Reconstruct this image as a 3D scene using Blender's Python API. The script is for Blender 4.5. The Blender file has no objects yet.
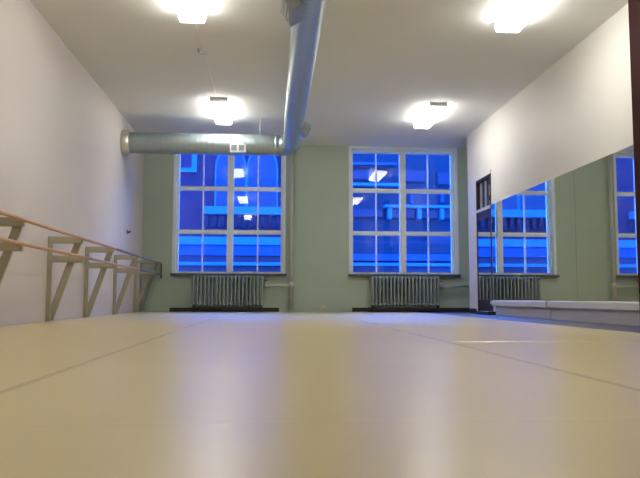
import bpy, bmesh, math, random
from mathutils import Vector, Matrix, Euler
random.seed(4)
C = bpy.context.scene.collection
PI = math.pi
# ------------------------------------------------------------------ room sizes (metres)
D, XL, M, H = 15.35, -2.82, 4.142, 3.746      # back wall, left wall, right wall plane, ceiling
YB = -3.5                                      # wall behind the camera
YC = 14.19                                     # where the right wall ends in an outer corner
XR = 5.1                                       # right side of the alcove by the far window

# ------------------------------------------------------------------ materials
def new_mat(name):
    m = bpy.data.materials.new(name); m.use_nodes = True
    nt = m.node_tree
    return m, nt, nt.nodes['Principled BSDF']
def mat(name, col, rough=.6, metal=0, spec=.5, var=.06, scale=6, bump=0, bscale=60):
    m, nt, b = new_mat(name)
    b.inputs['Roughness'].default_value = rough
    b.inputs['Metallic'].default_value = metal
    b.inputs['Specular IOR Level'].default_value = spec
    tc = nt.nodes.new('ShaderNodeTexCoord')
    n = nt.nodes.new('ShaderNodeTexNoise'); n.inputs['Scale'].default_value = scale; n.inputs['Detail'].default_value = 4
    nt.links.new(tc.outputs['Object'], n.inputs['Vector'])
    mx = nt.nodes.new('ShaderNodeMix'); mx.data_type = 'RGBA'
    mx.inputs[6].default_value = (*[c*(1-var) for c in col], 1)
    mx.inputs[7].default_value = (*[min(1, c*(1+var)) for c in col], 1)
    nt.links.new(n.outputs['Fac'], mx.inputs[0]); nt.links.new(mx.outputs[2], b.inputs['Base Color'])
    if bump:
        n2 = nt.nodes.new('ShaderNodeTexNoise'); n2.inputs['Scale'].default_value = bscale
        nt.links.new(tc.outputs['Object'], n2.inputs['Vector'])
        bp = nt.nodes.new('ShaderNodeBump'); bp.inputs['Strength'].default_value = bump; bp.inputs['Distance'].default_value = .01
        nt.links.new(n2.outputs['Fac'], bp.inputs['Height']); nt.links.new(bp.outputs['Normal'], b.inputs['Normal'])
    return m

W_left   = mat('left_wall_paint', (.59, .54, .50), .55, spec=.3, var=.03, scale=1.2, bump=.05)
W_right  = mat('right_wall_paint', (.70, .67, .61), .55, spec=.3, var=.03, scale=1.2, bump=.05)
W_back   = mat('back_wall_paint', (.385, .46, .365), .6, spec=.3, var=.04, scale=1.0, bump=.05)
W_ceil   = mat('ceiling_paint', (.74, .74, .69), .75, spec=.2, var=.04, scale=.8, bump=.04)
W_dark   = mat('underlay_floor', (.07, .07, .13), .4, var=.15, scale=3)
m_white  = mat('white_gloss_paint', (.55, .56, .55), .4, var=.04)
m_sash   = mat('window_frame_paint', (.70, .78, .79), .4, var=.05)
m_slate  = mat('dark_sill_stone', (.07, .075, .08), .4, var=.2)
m_black  = mat('black_rubber', (.012, .012, .014), .5, var=.2)
m_rad    = mat('radiator_grey_paint', (.27, .33, .34), .4, var=.08)
m_pipe   = mat('pipe_cream_paint', (.46, .48, .40), .45, var=.06)
m_wood   = mat('barre_wood', (.50, .28, .14), .45, var=.18, scale=9)
m_dwood  = mat('dark_barre_wood', (.16, .10, .075), .45, var=.2, scale=9)
m_brk    = mat('bracket_paint', (.38, .35, .26), .55, var=.08)
m_brkg   = mat('grey_bracket_paint', (.26, .26, .25), .5, var=.08)
m_post   = mat('dark_red_wood', (.030, .006, .005), .7, spec=.12, var=.3, scale=12)
m_door   = mat('dark_door_wood', (.030, .016, .012), .5, var=.3, scale=12)
m_slat   = mat('pale_slat_paint', (.30, .29, .27), .5, var=.08)
m_house  = mat('light_housing', (.7, .7, .7), .4, var=.02)
m_vent   = mat('vent_white', (.55, .58, .58), .45, var=.04)
m_ventg  = mat('vent_galvanised', (.40, .42, .42), .45, metal=.6, var=.08)
m_cover  = mat('heater_cover_paint', (.55, .52, .50), .5, var=.05)
m_slot   = mat('dark_slot', (.14, .15, .15), .7, var=.1)
m_knob   = mat('hook_dark_metal', (.03, .03, .03), .4, metal=.5)

def mat_mirror():
    m, nt, b = new_mat('mirror_silver')
    b.inputs['Base Color'].default_value = (.82, .80, .74, 1)
    b.inputs['Metallic'].default_value = 1; b.inputs['Roughness'].default_value = .015
    return m
m_mirror = mat_mirror()

def mat_duct():
    m, nt, b = new_mat('spiral_galvanised_steel')
    b.inputs['Metallic'].default_value = .8; b.inputs['Roughness'].default_value = .42
    tc = nt.nodes.new('ShaderNodeTexCoord'); n = nt.nodes.new('ShaderNodeTexNoise'); n.inputs['Scale'].default_value = 14
    r = nt.nodes.new('ShaderNodeValToRGB')
    r.color_ramp.elements[0].color = (.30, .36, .37, 1); r.color_ramp.elements[1].color = (.42, .49, .50, 1)
    nt.links.new(tc.outputs['Object'], n.inputs['Vector']); nt.links.new(n.outputs['Fac'], r.inputs['Fac'])
    nt.links.new(r.outputs['Color'], b.inputs['Base Color'])
    return m
m_duct = mat_duct()
m_collar = mat('duct_collar_metal', (.62, .58, .50), .3, metal=.7, var=.08)

def mat_lamp():
    m, nt, b = new_mat('lit_diffuser')
    b.inputs['Base Color'].default_value = (.8, .8, .8, 1)
    b.inputs['Emission Color'].default_value = (1, .985, .95, 1)
    b.inputs['Emission Strength'].default_value = 17
    return m
m_lamp = mat_lamp()

def mat_glass():
    m = bpy.data.materials.new('window_glass'); m.use_nodes = True
    nt = m.node_tree; nt.nodes.clear()
    o = nt.nodes.new('ShaderNodeOutputMaterial'); mx = nt.nodes.new('ShaderNodeMixShader')
    t = nt.nodes.new('ShaderNodeBsdfTransparent'); t.inputs['Color'].default_value = (.96, .97, .98, 1)
    g = nt.nodes.new('ShaderNodeBsdfGlossy'); g.inputs['Roughness'].default_value = .01
    f = nt.nodes.new('ShaderNodeFresnel'); f.inputs['IOR'].default_value = 1.38
    nt.links.new(f.outputs['Fac'], mx.inputs['Fac'])
    nt.links.new(t.outputs[0], mx.inputs[1]); nt.links.new(g.outputs[0], mx.inputs[2]); nt.links.new(mx.outputs[0], o.inputs[0])
    return m
m_glass = mat_glass()

def mat_vinyl():
    """beige dance vinyl: soft sheen, faint ripples across the roll and scuffs"""
    m, nt, b = new_mat('beige_dance_vinyl')
    N, Lk = nt.nodes.new, nt.links.new
    geo = N('ShaderNodeNewGeometry')
    n = N('ShaderNodeTexNoise'); n.inputs['Scale'].default_value = 1.3; n.inputs['Detail'].default_value = 6
    Lk(geo.outputs['Position'], n.inputs['Vector'])
    r = N('ShaderNodeValToRGB')
    r.color_ramp.elements[0].position = .3; r.color_ramp.elements[1].position = .7
    r.color_ramp.elements[0].color = (.58, .465, .225, 1); r.color_ramp.elements[1].color = (.63, .51, .255, 1)
    Lk(n.outputs['Fac'], r.inputs['Fac']); Lk(r.outputs['Color'], b.inputs['Base Color'])
    r2 = N('ShaderNodeMapRange'); r2.inputs['To Min'].default_value = .27; r2.inputs['To Max'].default_value = .34
    Lk(n.outputs['Fac'], r2.inputs['Value']); Lk(r2.outputs['Result'], b.inputs['Roughness'])
    b.inputs['Specular IOR Level'].default_value = .85
    mp = N('ShaderNodeMapping'); mp.inputs['Scale'].default_value = (.35, 1.6, 1)
    Lk(geo.outputs['Position'], mp.inputs['Vector'])
    n2 = N('ShaderNodeTexNoise'); n2.inputs['Scale'].default_value = 1.6; n2.inputs['Detail'].default_value = 3
    Lk(mp.outputs[0], n2.inputs['Vector'])
    bp = N('ShaderNodeBump'); bp.inputs['Strength'].default_value = .06; bp.inputs['Distance'].default_value = .02
    Lk(n2.outputs['Fac'], bp.inputs['Height'])
    Lk(bp.outputs['Normal'], b.inputs['Normal'])
    return m
m_vinyl = mat_vinyl()

def mat_brick(name, c1, c2, mortar, sc=5):
    m, nt, b = new_mat(name); b.inputs['Roughness'].default_value = .9
    tc = nt.nodes.new('ShaderNodeTexCoord'); mp = nt.nodes.new('ShaderNodeMapping'); mp.inputs['Rotation'].default_value = (PI/2, 0, 0)
    br = nt.nodes.new('ShaderNodeTexBrick'); br.inputs['Scale'].default_value = sc
    br.inputs['Color1'].default_value = (*c1, 1); br.inputs['Color2'].default_value = (*c2, 1); br.inputs['Mortar'].default_value = (*mortar, 1)
    nt.links.new(tc.outputs['Object'], mp.inputs['Vector']); nt.links.new(mp.outputs[0], br.inputs['Vector']); nt.links.new(br.outputs['Color'], b.inputs['Base Color'])
    return m
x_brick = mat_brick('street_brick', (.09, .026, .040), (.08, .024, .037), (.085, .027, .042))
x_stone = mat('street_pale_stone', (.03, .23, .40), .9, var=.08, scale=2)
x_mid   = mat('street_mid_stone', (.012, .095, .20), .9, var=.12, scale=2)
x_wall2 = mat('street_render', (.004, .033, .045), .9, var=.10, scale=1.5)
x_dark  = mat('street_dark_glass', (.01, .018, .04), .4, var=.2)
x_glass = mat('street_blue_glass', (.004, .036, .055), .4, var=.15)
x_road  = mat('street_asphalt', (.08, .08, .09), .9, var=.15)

# ------------------------------------------------------------------ mesh builder (world coordinates in, one mesh object out)
class MB:
    def __init__(s): s.bm = bmesh.new()
    def box(s, a, b, bev=0):
        a = Vector(a); b = Vector(b)
        lo = Vector([min(a[i], b[i]) for i in range(3)]); hi = Vector([max(a[i], b[i]) for i in range(3)])
        r = bmesh.ops.create_cube(s.bm, size=1)
        for v in r['verts']: v.co = Vector([lo[i]+(v.co[i]+.5)*(hi[i]-lo[i]) for i in range(3)])
        if bev:
            es = list({e for v in r['verts'] for e in v.link_edges})
            bmesh.ops.bevel(s.bm, geom=es, offset=bev, segments=2, affect='EDGES', clamp_overlap=True)
        return s
    def bar(s, p, q, w, t, up=(1, 0, 0), bev=0):
        """straight timber from p to q, width w along «up», thickness t across"""
        p = Vector(p); q = Vector(q); d = q-p; L = d.length; d.normalize()
        u = Vector(up); u = (u-d*u.dot(d)).normalized(); v = d.cross(u)
        r = bmesh.ops.create_cube(s.bm, size=1)
        for x in r['verts']: x.co = p+d*((x.co.x+.5)*L)+u*(x.co.y*w)+v*(x.co.z*t)
        if bev:
            es = list({e for x in r['verts'] for e in x.link_edges})
            bmesh.ops.bevel(s.bm, geom=es, offset=bev, segments=1, affect='EDGES')
        return s
    def tube(s, path, r, seg=16, caps=True):
        P = [Vector(p) for p in path]; rs = r if isinstance(r, (list, tuple)) else [r]*len(P)
        rings = []; u = None
        for i, p in enumerate(P):
            t = (P[min(i+1, len(P)-1)]-P[max(i-1, 0)]).normalized()
            if u is None:
                u = Vector((0, 0, 1)) if abs(t.z) < .9 else Vector((1, 0, 0))
            u = (u-t*u.dot(t)).normalized(); w = t.cross(u)
            rings.append([s.bm.verts.new(p+(u*math.cos(k*2*PI/seg)+w*math.sin(k*2*PI/seg))*rs[i]) for k in range(seg)])
        for a, b in zip(rings, rings[1:]):
            for k in range(seg):
                f = s.bm.faces.new((a[k], a[(k+1) % seg], b[(k+1) % seg], b[k])); f.smooth = True
        if caps:
            s.bm.faces.new(rings[0][::-1]); s.bm.faces.new(rings[-1])
        return s
    def capsule(s, p, q, r, seg=10):
        p = Vector(p); q = Vector(q); d = (q-p).normalized()
        path, rr = [], []
        for k in range(4):
            a = k/3*PI/2*.98
            path.append(p+d*(r-r*math.sin(a))) if False else None
        A = [PI/2*.95, PI/3, PI/6, 0]
        for a in A: path.append(p+d*(r-r*math.sin(a))); rr.append(r*math.cos(a))
        path = [x for x in path if x is not None]
        for a in A[::-1]: path.append(q-d*(r-r*math.sin(a))); rr.append(r*math.cos(a))
        return s.tube(path, rr, seg)
    def prism(s, poly, axis, a, b):
        """extrude a 2-D polygon along an axis (0,1,2) from a to b"""
        o = [i for i in range(3) if i != axis]
        def mk(c):
            out = []
            for p in poly:
                v = [0, 0, 0]; v[axis] = c; v[o[0]] = p[0]; v[o[1]] = p[1]; out.append(s.bm.verts.new(v))
            return out
        A, B = mk(a), mk(b); n = len(poly)
        s.bm.faces.new(A); s.bm.faces.new(B[::-1])
        for k in range(n): s.bm.faces.new((A[k], B[k], B[(k+1) % n], A[(k+1) % n]))
        return s

def obj(name, mb, m, parent=None, base=None, label=None):
    bmesh.ops.recalc_face_normals(mb.bm, faces=mb.bm.faces)
    me = bpy.data.meshes.new(name)
    o = bpy.data.objects.new(name, me); C.objects.link(o)
    off = Vector((0, 0, 0))
    if parent:
        p = parent
        while p: off += p.location; p = p.parent
        o.parent = parent
    elif base is not None:
        off = Vector(base); o.location = off
    bmesh.ops.translate(mb.bm, verts=mb.bm.verts, vec=-off)
    mb.bm.to_mesh(me); mb.bm.free(); me.materials.append(m)
    if label: o['label'] = label
    return o
def tag(o, label, cat, group=None):
    o['label'] = label; o['category'] = cat
    if group: o['group'] = group
    return o
def thing(name, loc, label, cat, group=None):
    o = bpy.data.objects.new(name, None); o.empty_display_size = .1; C.objects.link(o); o.location = loc
    return tag(o, label, cat, group)
def struct(name, mb, m, parent=None):
    o = obj(name, mb, m, parent); o['kind'] = 'structure'; return o
def copy_tree(o, parent=None):
    c = o.copy(); C.objects.link(c)
    if parent: c.parent = parent
    for ch in list(o.children): copy_tree(ch, c)
    return c

# ------------------------------------------------------------------ the room shell
T = .3
struct('floor', MB().box((XL-T, YB-T, -.2), (XR+T, D+T, -.004)), W_dark)
struct('ceiling', MB().box((XL-T, YB-T, H), (XR+T, D+T, H+.2)), W_ceil)
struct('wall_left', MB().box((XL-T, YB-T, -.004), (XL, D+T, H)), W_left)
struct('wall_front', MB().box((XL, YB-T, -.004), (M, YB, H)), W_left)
# right wall, thick, with a doorway near its far end
DY0, DY1, DZ = 12.66, 13.58, 2.66
wr = MB().box((M, YB-T, -.004), (XR+T, DY0, H)).box((M, DY1, -.004), (XR-.35, YC, H)).box((M, DY0, DZ), (XR-.35, DY1, H))
wr.box((XR-.35, DY0, -.004), (XR+T, YC, H))
struct('wall_right', wr, W_right)
struct('wall_alcove', MB().box((XR, YC, -.004), (XR+T, D+T, H)), W_back)
# back wall with its two window openings
WIN = [dict(x0=-2.11, x1=.27, gx0=-2.054, gx1=.219, mc=-.913, thin=(-1.527, -.297)),
       dict(x0=1.80, x1=4.19, gx0=1.856, gx1=4.132, mc=3.005, thin=(2.395, 3.60))]
ZS, ZT = .835, 3.70
wb = MB().box((XL, D, -.004), (XR, D+T, ZS)).box((XL, D, ZT), (XR, D+T, H))
for a, b in ((XL, WIN[0]['x0']), (WIN[0]['x1'], WIN[1]['x0']), (WIN[1]['x1'], XR)): wb.box((a, D, ZS), (b, D+T, ZT))
struct('wall_back', wb, W_back)
struct('baseboard_back', MB().box((-2.19, D-.025, -.004), (.19, D, .085)), m_black)
struct('baseboard_back', MB().box((1.815, D-.025, -.004), (XR, D, .09)), m_black)
struct('baseboard_right', MB().box((M-.015, DY1+.05, -.004), (M, YC, .095)), m_black)

# windows
def window(n, w):
    yf = D+.15
    r = struct('window_%d' % n, MB().box((w['x0'], yf, ZS), (w['gx0'], yf+.10, ZT)).box((w['gx1'], yf, ZS), (w['x1'], yf+.10, ZT))
               .box((w['gx0'], yf, ZS), (w['gx1'], yf+.10, .885)).box((w['gx0'], yf, 3.625), (w['gx1'], yf+.10, ZT)), m_sash)
    # face casing around the opening
    obj('casing', MB().box((w['x0']-.055, D-.02, ZS), (w['x0'], D+.02, ZT), .004).box((w['x1'], D-.02, ZS), (w['x1']+.055, D+.02, ZT), .004)
        .box((w['x0']-.055, D-.02, ZT), (w['x1']+.055, D+.02, ZT+.04), .004), m_sash, r)
    obj('jamb_lining', MB().box((w['x0'], D, ZS), (w['x0']+.012, yf, ZT)).box((w['x1']-.012, D, ZS), (w['x1'], yf, ZT)).box((w['x0'], D, ZT-.012), (w['x1'], yf, ZT)), m_sash, r)
    obj('sill', MB().box((w['x0']-.075, D-.11, ZS-.05), (w['x1']+.075, D+.2, ZS), .006), m_slate, r)
    mc = w['mc']
    obj('mullion', MB().box((mc-.07, yf-.02, .885), (mc+.07, yf+.10, 3.625), .006), m_sash, r)
    for (a, b), tx in zip(((w['gx0'], mc-.07), (mc+.07, w['gx1'])), w['thin']):
        for z in (1.772, 2.752):
            obj('rail', MB().box((a, yf+.01, z-.048), (b, yf+.09, z+.048), .005), m_sash, r)
        obj('muntin', MB().box((tx-.016, yf+.03, .885), (tx+.016, yf+.075, 3.625)), m_sash, r)
        obj('pane', MB().box((a, yf+.050, .885), (b, yf+.056, 3.625)), m_glass, r)
for i, w in enumerate(WIN): window(i+1, w)

# floor covering: vinyl rolls 2.05 m wide laid along the room
edges = [XL+.01, -.85, 1.215, 3.24]
labs = ['beige vinyl dance floor roll laid along the left wall under the barres',
        'beige vinyl dance floor roll down the middle of the room between the two seams',
        'beige vinyl dance floor roll on the mirror side, its edge beside the bare dark strip']
for i in range(3):
    a, b = edges[i], edges[i+1]
    mb = MB()
    x0, x1 = a+.003, b-.003
    ridges = [[(3.11, .0008, .06)], [(1.70, .0007, .06), (3.11, .0012, .06), (4.73, .0010, .06)], [(1.70, .0006, .06), (4.73, .0050, .034)]][i]
    ys, zs = [YB+.02], [0]
    for yr, hr, wr_ in ridges:                                # slight swells where the vinyl has rucked up
        for k in range(11):
            ys.append(yr-wr_/2+wr_/10*k); zs.append(hr*.5*(1-math.cos(k/10*2*PI)))
    ys.append(D-.13); zs.append(0)
    vs = [[mb.bm.verts.new((x, y, z)) for x in (x0, x1)] + [mb.bm.verts.new((x, y, -.004)) for x in (x1, x0)] for y, z in zip(ys, zs)]
    for p, q in zip(vs, vs[1:]):
        for k in range(4): mb.bm.faces.new((p[k], p[(k+1) % 4], q[(k+1) % 4], q[k]))
    for f in mb.bm.faces: f.smooth = False
    mb.bm.faces.new(vs[0]); mb.bm.faces.new(vs[-1][::-1])
    o = obj('vinyl_floor_roll', mb, m_vinyl, base=((a+b)/2, 5, -.004))
    tag(o, labs[i], 'floor mat', 'vinyl dance floor rolls')
m_tape = mat('grey_seam_tape', (.46, .37, .215), .35, var=.1)
for x, l in ((edges[1], 'grey tape line along the floor seam nearer the barres'), (edges[2], 'grey tape line along the floor seam nearer the mirrors')):
    tag(obj('seam_tape', MB().box((x-.014, YB+.02, 0.0001), (x+.014, D-.13, .0009)), m_tape, base=(x, 5, 0)), l, 'tape', 'floor seam tapes')

# ------------------------------------------------------------------ radiators under the windows
def section_mesh():
    mb = MB()
    for dy in (-.065, 0, .065): mb.capsule((0, dy, .14), (0, dy, .775), .019, 10)
    mb.capsule((0, -.09, .755), (0, .09, .755), .030, 10); mb.capsule((0, -.09, .165), (0, .09, .165), .030, 10)
    mb.tube([(-.041, 0, .74), (.041, 0, .74)], .022, 10); mb.tube([(-.041, 0, .18), (.041, 0, .18)], .022, 10)
    return mb
sec0 = None
for x0, lab in ((-1.70, 'grey column radiator under the left window'), (2.205, 'grey column radiator under the right window')):
    t = thing('radiator', (x0+.775, D-.17, 0), lab, 'radiator', 'radiators under the windows')
    for k in range(19):
        if sec0 is None:
            sec0 = obj('section', section_mesh(), m_rad); o = sec0
        else:
            o = sec0.copy(); C.objects.link(o)
        o.parent = t; o.location = (-.775+.0408+k*.0816, 0, 0)
    for k in (0, 18):
        for dy in (-.06, .06):
            x = x0+.0408+k*.0816; y = D-.17+dy
            obj('foot', MB().tube([(x, y, .15), (x, y, .06), (x, y, -.004)], [.02, .016, .026], 10), m_black, t)
    obj('bottom_tray', MB().box((x0-.05, D-.24, .03), (x0+1.58, D-.10, .085), .004), m_black, t)
    xv = x0+1.55
    v = obj('valve', MB().tube([(xv, D-.17, .57), (xv+.09, D-.17, .57)], .026, 12).tube([(xv+.05, D-.17, .57), (xv+.05, D-.17, .67)], .02, 12), m_pipe, t)
    obj('valve_handle', MB().tube([(xv+.05, D-.17, .66), (xv+.05, D-.17, .70)], .035, 14), m_slot, v)
    obj('hub_pipe', MB().tube([(xv, D-.17, .57), (xv-.02, D-.17, .57), (xv-.02, D-.17, .74)], .018, 10), m_rad, t)
# steam pipes
t = thing('riser_pipe', (.45, D-.10, 0), 'cream vertical heating pipe on the back wall beside the left window', 'pipe', 'heating pipes')
obj('pipe', MB().tube([(.45, D-.10, -.004), (.45, D-.10, H)], .043, 20), m_pipe, t)
obj('branch_pipe', MB().tube([(-.055, D-.17, .57), (.30, D-.17, .575), (.42, D-.12, .575)], .026, 14), m_pipe, t)
obj('tee_fitting', MB().tube([(.45, D-.10, .50), (.45, D-.10, .65)], .055, 18), m_pipe, t)
obj('floor_collar', MB().tube([(.45, D-.10, 0.0), (.45, D-.10, .02)], .07, 18), m_pipe, t)
t = thing('riser_pipe', (4.62, D-.12, 0), 'shaded heating pipe, its shade coloured in as darker grey, running sideways from the right radiator to the alcove corner', 'pipe', 'heating pipes')
obj('pipe', MB().tube([(4.62, D-.12, -.004), (4.62, D-.12, H)], .043, 20), m_pipe, t)
obj('branch_pipe', MB().tube([(3.85, D-.17, .57), (4.38, D-.17, .575)], .030, 14), m_rad, t)  # branch and elbow take the radiator grey to paint in their shadow
obj('elbow', MB().tube([(4.36, D-.17, .575), (4.42, D-.17, .57), (4.44, D-.17, .53), (4.5, D-.15, .5), (4.60, D-.12, .5)], .034, 14), m_rad, t)

# ------------------------------------------------------------------ ballet barres on the left wall
RX = -2.375
def bracket(parent, y, m, w=.045, h=.087, bw=.09):
    b = obj('bracket', MB().box((XL, y-w/2, -.004), (XL+.055, y+w/2, 1.02), .003), m, parent)        # wall post
    obj('arm', MB().box((XL, y-w/2-.004, 1.072-h), (RX-.018, y+w/2+.004, 1.072), .004), m, b)
    obj('arm', MB().box((XL, y-w/2-.004, .832-h), (RX-.018, y+w/2+.004, .832), .004), m, b)
    obj('brace', MB().bar((XL+.035, y+w*.9, 0.02), (RX-.075, y+w*.9, 1.03), bw, w*.8, bev=.003), m, b)
    return b
ZU, ZL = 1.045, .812
t = thing('ballet_barre', (XL, 10, 0), 'double wooden ballet barre along the left wall, orange rails turning dark at the far end', 'barre')
for z, y0, ye, m, l in ((ZU, 4.3, 10.78, m_wood, 'orange wooden upper rail'), (ZL, 4.3, 12.74, m_wood, 'orange wooden lower rail'),
                        (ZU, 10.78, 15.25, m_dwood, 'dark upper rail'), (ZL, 12.74, 15.25, m_dwood, 'dark lower rail')):
    obj('rail', MB().capsule((RX, y0, z), (RX, ye, z), .019, 14), m, t, label=l)
for y in (4.9, 6.85, 8.97, 10.74, 12.68): bracket(t, y, m_brk, .045, .087, .085)
bracket(t, 14.55, m_brk, .035, .05, .06); bracket(t, 15.19, m_brkg, .035, .05, .055)
obj('end_post', MB().tube([(RX, 15.24, .72), (RX, 15.24, 1.06)], .018, 10), m_dwood, t)
struct('trim_2', MB().box((XL, YB, .562), (XL+.003, D, .574)), W_left)
# small dark hook on the left wall
t = thing('wall_hook', (XL, 13.73, 1.585), 'small dark hook on the left wall above the far barre', 'hook')
obj('plate', MB().tube([(XL, 13.73, 1.585), (XL+.012, 13.73, 1.585)], .045, 16), m_knob, t)
obj('peg', MB().tube([(XL+.01, 13.73, 1.585), (XL+.05, 13.73, 1.58), (XL+.06, 13.73, 1.61)], .018, 10), m_knob, t)

# ------------------------------------------------------------------ ventilation duct under the ceiling
DZc, RY, RXc = 3.235, 13.15, .375
t = thing('ventilation_duct', (RXc, RY, DZc), 'grey spiral steel air duct crossing from the left wall and turning along the ceiling', 'duct')
def spiral(p0, p1, r, pitch=.105):
    """tube with standing seam rings"""
    p0 = Vector(p0); p1 = Vector(p1); L = (p1-p0).length; n = int(L/pitch); path = []; rr = []
    for k in range(n):
        for f, e in ((0, 0), (.84, 0), (.90, .0008), (.96, .0008)):
            path.append(p0.lerp(p1, (k+f)/n)); rr.append(r+e)
    path.append(p1); rr.append(r)
    return MB().tube(path, rr, 40)
R1, R2, EB = .20, .165, .27
obj('cross_run', spiral((XL+.02, RY, DZc), (RXc-EB, RY, DZc), R1), m_duct, t)
pa = [(RXc-EB-.05, RY, DZc)]+[(RXc-EB+EB*math.sin(a), RY-EB+EB*math.cos(a), DZc) for a in [k*PI/2/8 for k in range(9)]]+[(RXc, RY-EB-.05, DZc)]
obj('elbow', MB().tube(pa, [R1+.006]*3+[R1-.004*k for k in range(1, 7)]+[R2+.006]*2, 40), m_duct, t)
obj('long_run', spiral((RXc, RY-EB, DZc), (RXc-.03, YB+.02, DZc), R2), m_duct, t)
obj('wall_collar', MB().tube([(XL, RY, DZc), (XL+.03, RY, DZc), (XL+.05, RY, DZc), (XL+.13, RY, DZc), (XL+.14, RY, DZc)], [.25, .25, .245, .222, .205], 40), m_collar, t)
rg = obj('register', MB().box((-.785, RY-.26, 3.035), (-.49, RY-.12, 3.195), .006), m_vent, t, label='white two-slot air register')
for a, b in ((-.760, -.655), (-.620, -.515)): obj('louvre', MB().box((a, RY-.268, 3.065), (b, RY-.255, 3.175)), m_slot, rg)
# side boxes on the long run
def sidebox(y, sx, l, label=None):
    a = Vector((RXc, y, DZc)); d = Vector((sx*.86, 0, -.5)); u = Vector((sx*.5, 0, .86))
    b = MB().bar(a+d*.10, a+d*.28, l, .17, up=(0, 1, 0), bev=.006)
    o = obj('side_register', b, m_ventg, t)
    g = MB().bar(a+d*.270, a+d*.284, l-.04, .13, up=(0, 1, 0))
    obj('opening', g, m_slot, o)
    h = MB().bar(a+d*.283, a+d*.289, l-.04, .012, up=(0, 1, 0))
    obj('damper_blade', h, m_ventg, o)
sidebox(6.55, -1, .42); sidebox(11.45, 1, .36); sidebox(2.6, -1, .42)
for x in (-.23,): obj('hanger_rod', MB().tube([(x, RY, DZc+R1-.01), (x, RY, H)], .008, 8), m_ventg, t)
for y in (10.2, 7.2, 4.2): obj('hanger_rod', MB().tube([(RXc, y, DZc+R2-.01), (RXc, y, H)], .008, 8), m_ventg, t)

# ------------------------------------------------------------------ ceiling lights
def light_proto():
    L, w, zt, zb = 1.38, .155, 0, -.13
    t = thing('ceiling_light', (0, 0, H), '', 'ceiling light', 'fluorescent ceiling lights')
    # built round the origin, then moved by its empty
    t.location = (0, 0, 0)
    obj('housing', MB().box((-.11, -L/2, -.022), (.11, L/2, 0), .003), m_house, t)
    obj('diffuser', MB().prism([(-w, -.022), (w, -.022), (w, -.10), (w-.02, zb), (-w+.02, zb), (-w, -.10)], 1, -L/2+.02, L/2-.02), m_lamp, t)
    for s in (-1, 1):
        obj('end_cap', MB().prism([(-w-.006, 0), (w+.006, 0), (w+.006, -.07), (-w-.006, -.07)], 1, s*L/2-.02*(s > 0), s*L/2+.02*(s < 0)), m_house, t)
    return t
lp = light_proto()
spots = [(-.92, 12.45, 'fluorescent ceiling light above the cross run of the duct by the left window'),
         (2.93, 12.45, 'fluorescent ceiling light nearest the right window'),
         (-.97, 7.52, 'fluorescent ceiling light at the top edge left of the long duct run'),
         (2.93, 7.52, 'fluorescent ceiling light at the top right above the mirror side'),
         (-.97, 2.4, 'fluorescent ceiling light overhead left of the duct, out of view'),
         (2.93, 2.4, 'fluorescent ceiling light overhead on the mirror side, out of view')]
for i, (x, y, l) in enumerate(spots):
    o = lp if i == 0 else copy_tree(lp)
    o.location = (x, y, H); o['label'] = l
# conduit and detector between the left-hand lights
t = thing('ceiling_conduit', (-.97, 9.9, H), 'thin painted cable conduit on the ceiling between the two left lights', 'conduit')
obj('conduit_tube', MB().tube([(-.97, 8.21, H-.006), (-.95, 11.75, H-.006)], .006, 10), W_ceil, t)
t = thing('smoke_detector', (-.967, 9.47, H), 'small round pale detector on the ceiling conduit', 'detector')
obj('base', MB().tube([(-.967, 9.47, H), (-.967, 9.47, H-.03)], .075, 24), m_vent, t)
obj('cover', MB().tube([(-.967, 9.47, H-.028), (-.967, 9.47, H-.05), (-.967, 9.47, H-.06)], [.06, .055, .035], 24), m_vent, t)

# ------------------------------------------------------------------ right wall: mirrors, door, heater covers, post
MZ0, MZ1, MX = .27, 2.058, M-.012
seams = [12.62, 10.49, 9.07, 7.32]
mlab = ['tall wall mirror panel nearest the dark door, reflecting the window',
        'narrower wall mirror panel in the middle of the mirror row, reflecting the window edge',
        'wall mirror panel at the near end, beside the dark post']
for i in range(3):
    a, b = seams[i+1]+.003, seams[i]-.003
    o = obj('wall_mirror', MB().box((MX, a, MZ0), (M, b, MZ1)), m_mirror, base=(M, (a+b)/2, MZ0))
    tag(o, mlab[i], 'mirror', 'wall mirrors')
# heater covers
def heater(y0, y1, lab):
    t = thing('baseboard_heater', (M, (y0+y1)/2, 0), lab, 'heater', 'baseboard heaters')
    obj('back_panel', MB().box((M-.035, y0, -.004), (M, y1, .17), .003), m_cover, t)
    obj('top_cover', MB().prism([(M, .268), (M-.085, .262), (M-.095, .25), (M-.095, .172), (M-.085, .168), (M, .168)], 1, y0, y1), m_cover, t)
    obj('end_cap', MB().box((M-.10, y0, .163), (M, y0+.03, .27), .003), m_cover, t)
    obj('end_cap', MB().box((M-.10, y1-.03, .163), (M, y1, .27), .003), m_cover, t)
heater(9.94, 12.42, 'white baseboard heater cover under the mirrors nearer the dark door')
heater(7.32, 9.90, 'white baseboard heater cover under the mirrors nearer the dark post')
t = thing('pipe_bracket', (M, 12.50, .2), 'small white bracket at the far end of the heater cover by the door', 'bracket')
obj('plate', MB().box((M-.05, 12.50, .17), (M, 12.58, .27), .004), m_cover, t)
obj('knob', MB().tube([(M-.05, 12.54, .22), (M-.085, 12.54, .22)], .03, 12), m_cover, t)
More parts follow.
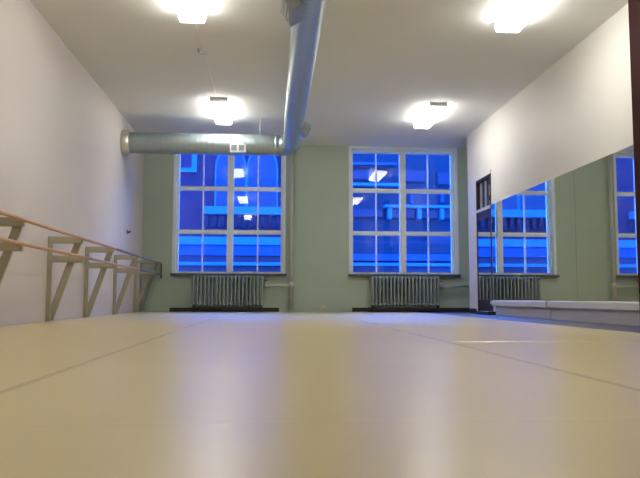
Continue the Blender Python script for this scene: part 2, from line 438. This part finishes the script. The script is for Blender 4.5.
# dark door with mirrored pane and slatted transom
d = struct('door_1', MB().box((M-.012, DY0, -.004), (M+.08, DY0+.05, DZ)).box((M-.012, DY1-.05, -.004), (M+.08, DY1, DZ)).box((M-.012, DY0, DZ-.05), (M+.08, DY1, DZ)), m_door)
obj('transom_bar', MB().box((M-.016, DY0+.02, 2.005), (M+.08, DY1-.02, 2.068), .003), m_white, d, label='white painted transom bar')
lf = obj('leaf', MB().box((M+.002, DY0+.05, .01), (M+.05, DY1-.05, .27)).box((M+.002, DY0+.05, 1.84), (M+.05, DY1-.05, 2.003))
         .box((M+.002, DY0+.05, .27), (M+.05, DY0+.09, 1.84)).box((M+.002, DY1-.09, .27), (M+.05, DY1-.05, 1.84)), m_door, d)
obj('mirror_pane', MB().box((M-.004, DY0+.085, .268), (M+.03, DY1-.06, 1.842)), m_mirror, lf, label='mirrored door pane')
obj('transom_panel', MB().box((M+.05, DY0+.05, 2.07), (M+.06, DY1-.05, DZ-.05)), m_black, d)
for y in (13.40, 13.10, 12.84):
    obj('transom_slat', MB().box((M+.03, y-.045, 2.09), (M+.05, y+.045, DZ-.06), .004), m_slat, d)
for z in (2.20, 2.50): obj('hinge', MB().tube([(M-.02, DY0+.01, z-.05), (M-.02, DY0+.01, z+.05)], .016, 10), m_knob, d)
obj('threshold', MB().box((M-.17, DY0-.17, -.004), (M+.05, DY1-.4, .06), .004), m_black, d)
obj('casing', MB().box((M-.02, DY1, -.004), (M, DY1+.07, DZ+.07), .003).box((M-.02, DY0-.04, DZ), (M, DY1, DZ+.07), .003), W_right, d)
# dark post at the right edge of the view
struct('trim_1', MB().box((M-.13, 6.75, -.004), (M, 7.30, H), .006), m_post)

# small outlet low on the back wall
t = thing('wall_outlet', (1.17, D, .10), 'small pale outlet plate low on the back wall between the windows', 'outlet')
obj('plate', MB().box((1.11, D-.012, .07), (1.24, D, .15), .003), m_pipe, t)
for x in (1.15, 1.20): obj('socket', MB().tube([(x, D-.016, .11), (x, D-.010, .11)], .016, 12), m_vent, t)

# ------------------------------------------------------------------ the street outside
g = struct('ground', MB().box((-22, D+T+.3, -.5), (28, 42, -.3)), x_road)
FY = 25.0
def arch_poly(x0, x1, z0, zs, n=10):
    """pointed arch outline"""
    w = x1-x0; pts = [(x0, z0), (x1, z0), (x1, zs)]
    for k in range(1, n+1):
        a = k/n*PI/3; pts.append((x0+w*math.cos(a), zs+w*math.sin(a)))
    for k in range(n-1, -1, -1):
        a = k/n*PI/3; pts.append((x1-w*math.cos(a), zs+w*math.sin(a)))
    return pts
t = thing('brick_building', (-2.5, FY, -.3), 'brick building with pale arched windows seen through the left window', 'building', 'street facades')
obj('wall', MB().box((-14, FY, -.3), (2.30, FY+6, 8.0)), x_brick, t)
def arched(x0, x1, z0, zs):
    s_ = obj('arch_surround', MB().prism(arch_poly(x0-.057, x1+.057, z0-.02, zs), 1, FY-.16, FY+.02), x_stone, t)
    obj('arch_glass', MB().prism(arch_poly(x0, x1, z0, zs), 1, FY-.19, FY-.10), x_glass, s_)
for x0 in (-1.98, -.84):
    arched(x0, x0+1.02, 3.56, 4.95)
for x0 in (-8.2, -7.06): arched(x0, x0+1.02, 3.56, 4.95)
for x0 in (-4.6, .38):
    f = obj('window_surround', MB().box((x0, FY-.15, 4.82), (x0+1.9, FY+.02, 7.4)), x_stone, t)
    obj('window_glass', MB().box((x0+.17, FY-.18, 4.98), (x0+1.73, FY-.1, 7.25)), x_brick if x0 < 0 else x_glass, f)
for a, b in ((-2.42, 2.35), (-9.2, -5.2)):
    obj('ledge', MB().box((a, FY-.35, 3.28), (b, FY+.02, 3.56), .02), x_stone, t)
    obj('balcony_back', MB().box((a, FY-.06, 2.84), (b, FY+.02, 3.28)), x_dark, t)
    n = int((b-a)/.28)
    for k in range(n): obj('baluster', MB().tube([(a+.14+k*.28, FY-.2, 2.84), (a+.14+k*.28, FY-.2, 3.05), (a+.14+k*.28, FY-.2, 3.3)], [.05, .08, .05], 8), x_brick, t)
for z0, z1, m, p in ((2.19, 2.47, x_stone, .3), (1.81, 2.19, x_mid, .22), (1.57, 1.81, x_dark, .1), (1.45, 1.57, x_stone, .3), (-.3, 1.45, x_dark, .12)):
    obj('stone_band', MB().box((-14, FY-p, z0), (2.35, FY+.02, z1), .01), m, t)
t = thing('rendered_building', (6, FY, -.3), 'flat rendered building with thin ledges seen through the right window', 'building', 'street facades')
obj('wall', MB().box((2.40, FY+.25, -.3), (17, FY+6, 7.6)), x_wall2, t)
for a, b, z0, z1, m, p in ((2.4, 4.6, 5.20, 5.30, x_mid, .35), (2.4, 4.7, 4.42, 4.53, x_stone, .35), (4.15, 7.2, 3.62, 3.72, x_stone, .4), (2.4, 17, 2.30, 2.42, x_dark, .1), (2.4, 17, 1.66, 1.90, x_mid, .4), (2.4, 17, 1.88, 2.3, x_wall2, .3),
                      (2.4, 17, 1.46, 1.58, x_stone, .5), (2.4, 17, -.3, 1.46, x_dark, .3)):
    obj('ledge', MB().box((a, FY+.25-p, z0), (b, FY+.27, z1), .01), m, t)
for a, b, z0, z1 in ((2.5, 3.75, 4.7, 5.05), (4.95, 5.7, 4.65, 5.05), (6.2, 7.2, 4.55, 5.0), (2.5, 4.1, 3.3, 3.58), (4.4, 5.3, 3.28, 3.6), (5.55, 6.9, 3.28, 3.6), (5.8, 8.0, 1.95, 2.65), (8, 9.5, 4.6, 5.1), (8, 9.5, 3.1, 3.6)):
    f = obj('window_surround', MB().box((a-.05, FY+.17, z0-.05), (b+.05, FY+.27, z1+.05)), x_wall2, t)
    obj('window_glass', MB().box((a, FY+.12, z0), (b, FY+.2, z1)), x_dark, f)
for x in (4.35, 5.45, 6.3): obj('bracket', MB().box((x-.07, FY-.1, 3.2), (x+.07, FY+.27, 3.62), .01), x_stone, t)
for x, z in ((4.83, 4.85), (5.2, 4.0), (6.35, 4.05)): obj('bracket', MB().box((x-.05, FY+.0, z-.2), (x+.05, FY+.27, z+.1), .01), x_mid, t)

# ------------------------------------------------------------------ dusk sky
w = bpy.data.worlds.new('dusk'); bpy.context.scene.world = w; w.use_nodes = True
nt = w.node_tree; bg = nt.nodes['Background']
tc = nt.nodes.new('ShaderNodeTexCoord'); sx = nt.nodes.new('ShaderNodeSeparateXYZ'); rp = nt.nodes.new('ShaderNodeValToRGB')
mr = nt.nodes.new('ShaderNodeMapRange'); mr.inputs['From Min'].default_value = -.2; mr.inputs['From Max'].default_value = .8
nt.links.new(tc.outputs['Generated'], sx.inputs[0]); nt.links.new(sx.outputs['Y'], mr.inputs['Value']); nt.links.new(mr.outputs['Result'], rp.inputs['Fac'])
rp.color_ramp.elements[0].color = (.008, .042, .32, 1)          # deep blue side of the dusk sky
rp.color_ramp.elements[1].color = (.05, .22, 1.0, 1)            # lighter side, beyond the street
nt.links.new(rp.outputs['Color'], bg.inputs['Color']); bg.inputs['Strength'].default_value = 34

# ------------------------------------------------------------------ camera
cam = bpy.data.cameras.new('camera'); co = bpy.data.objects.new('camera', cam); C.objects.link(co)
co.location = (0, 0, .3)
co.rotation_euler = (Matrix.Rotation(-.0712, 3, 'Z') @ Matrix.Rotation(PI/2+.0854, 3, 'X') @ Matrix.Rotation(.0021, 3, 'Z')).to_euler()
cam.sensor_width = 36; cam.lens = 690.44/640*36; cam.clip_start = .02
sc = bpy.context.scene; sc.camera = co
vs = sc.view_settings
vs.view_transform = 'Standard'; vs.look = 'None'; vs.gamma = 1; vs.use_curve_mapping = False; vs.exposure = .45
sc.cycles.max_bounces = 12; sc.cycles.diffuse_bounces = 6; sc.cycles.transparent_max_bounces = 16
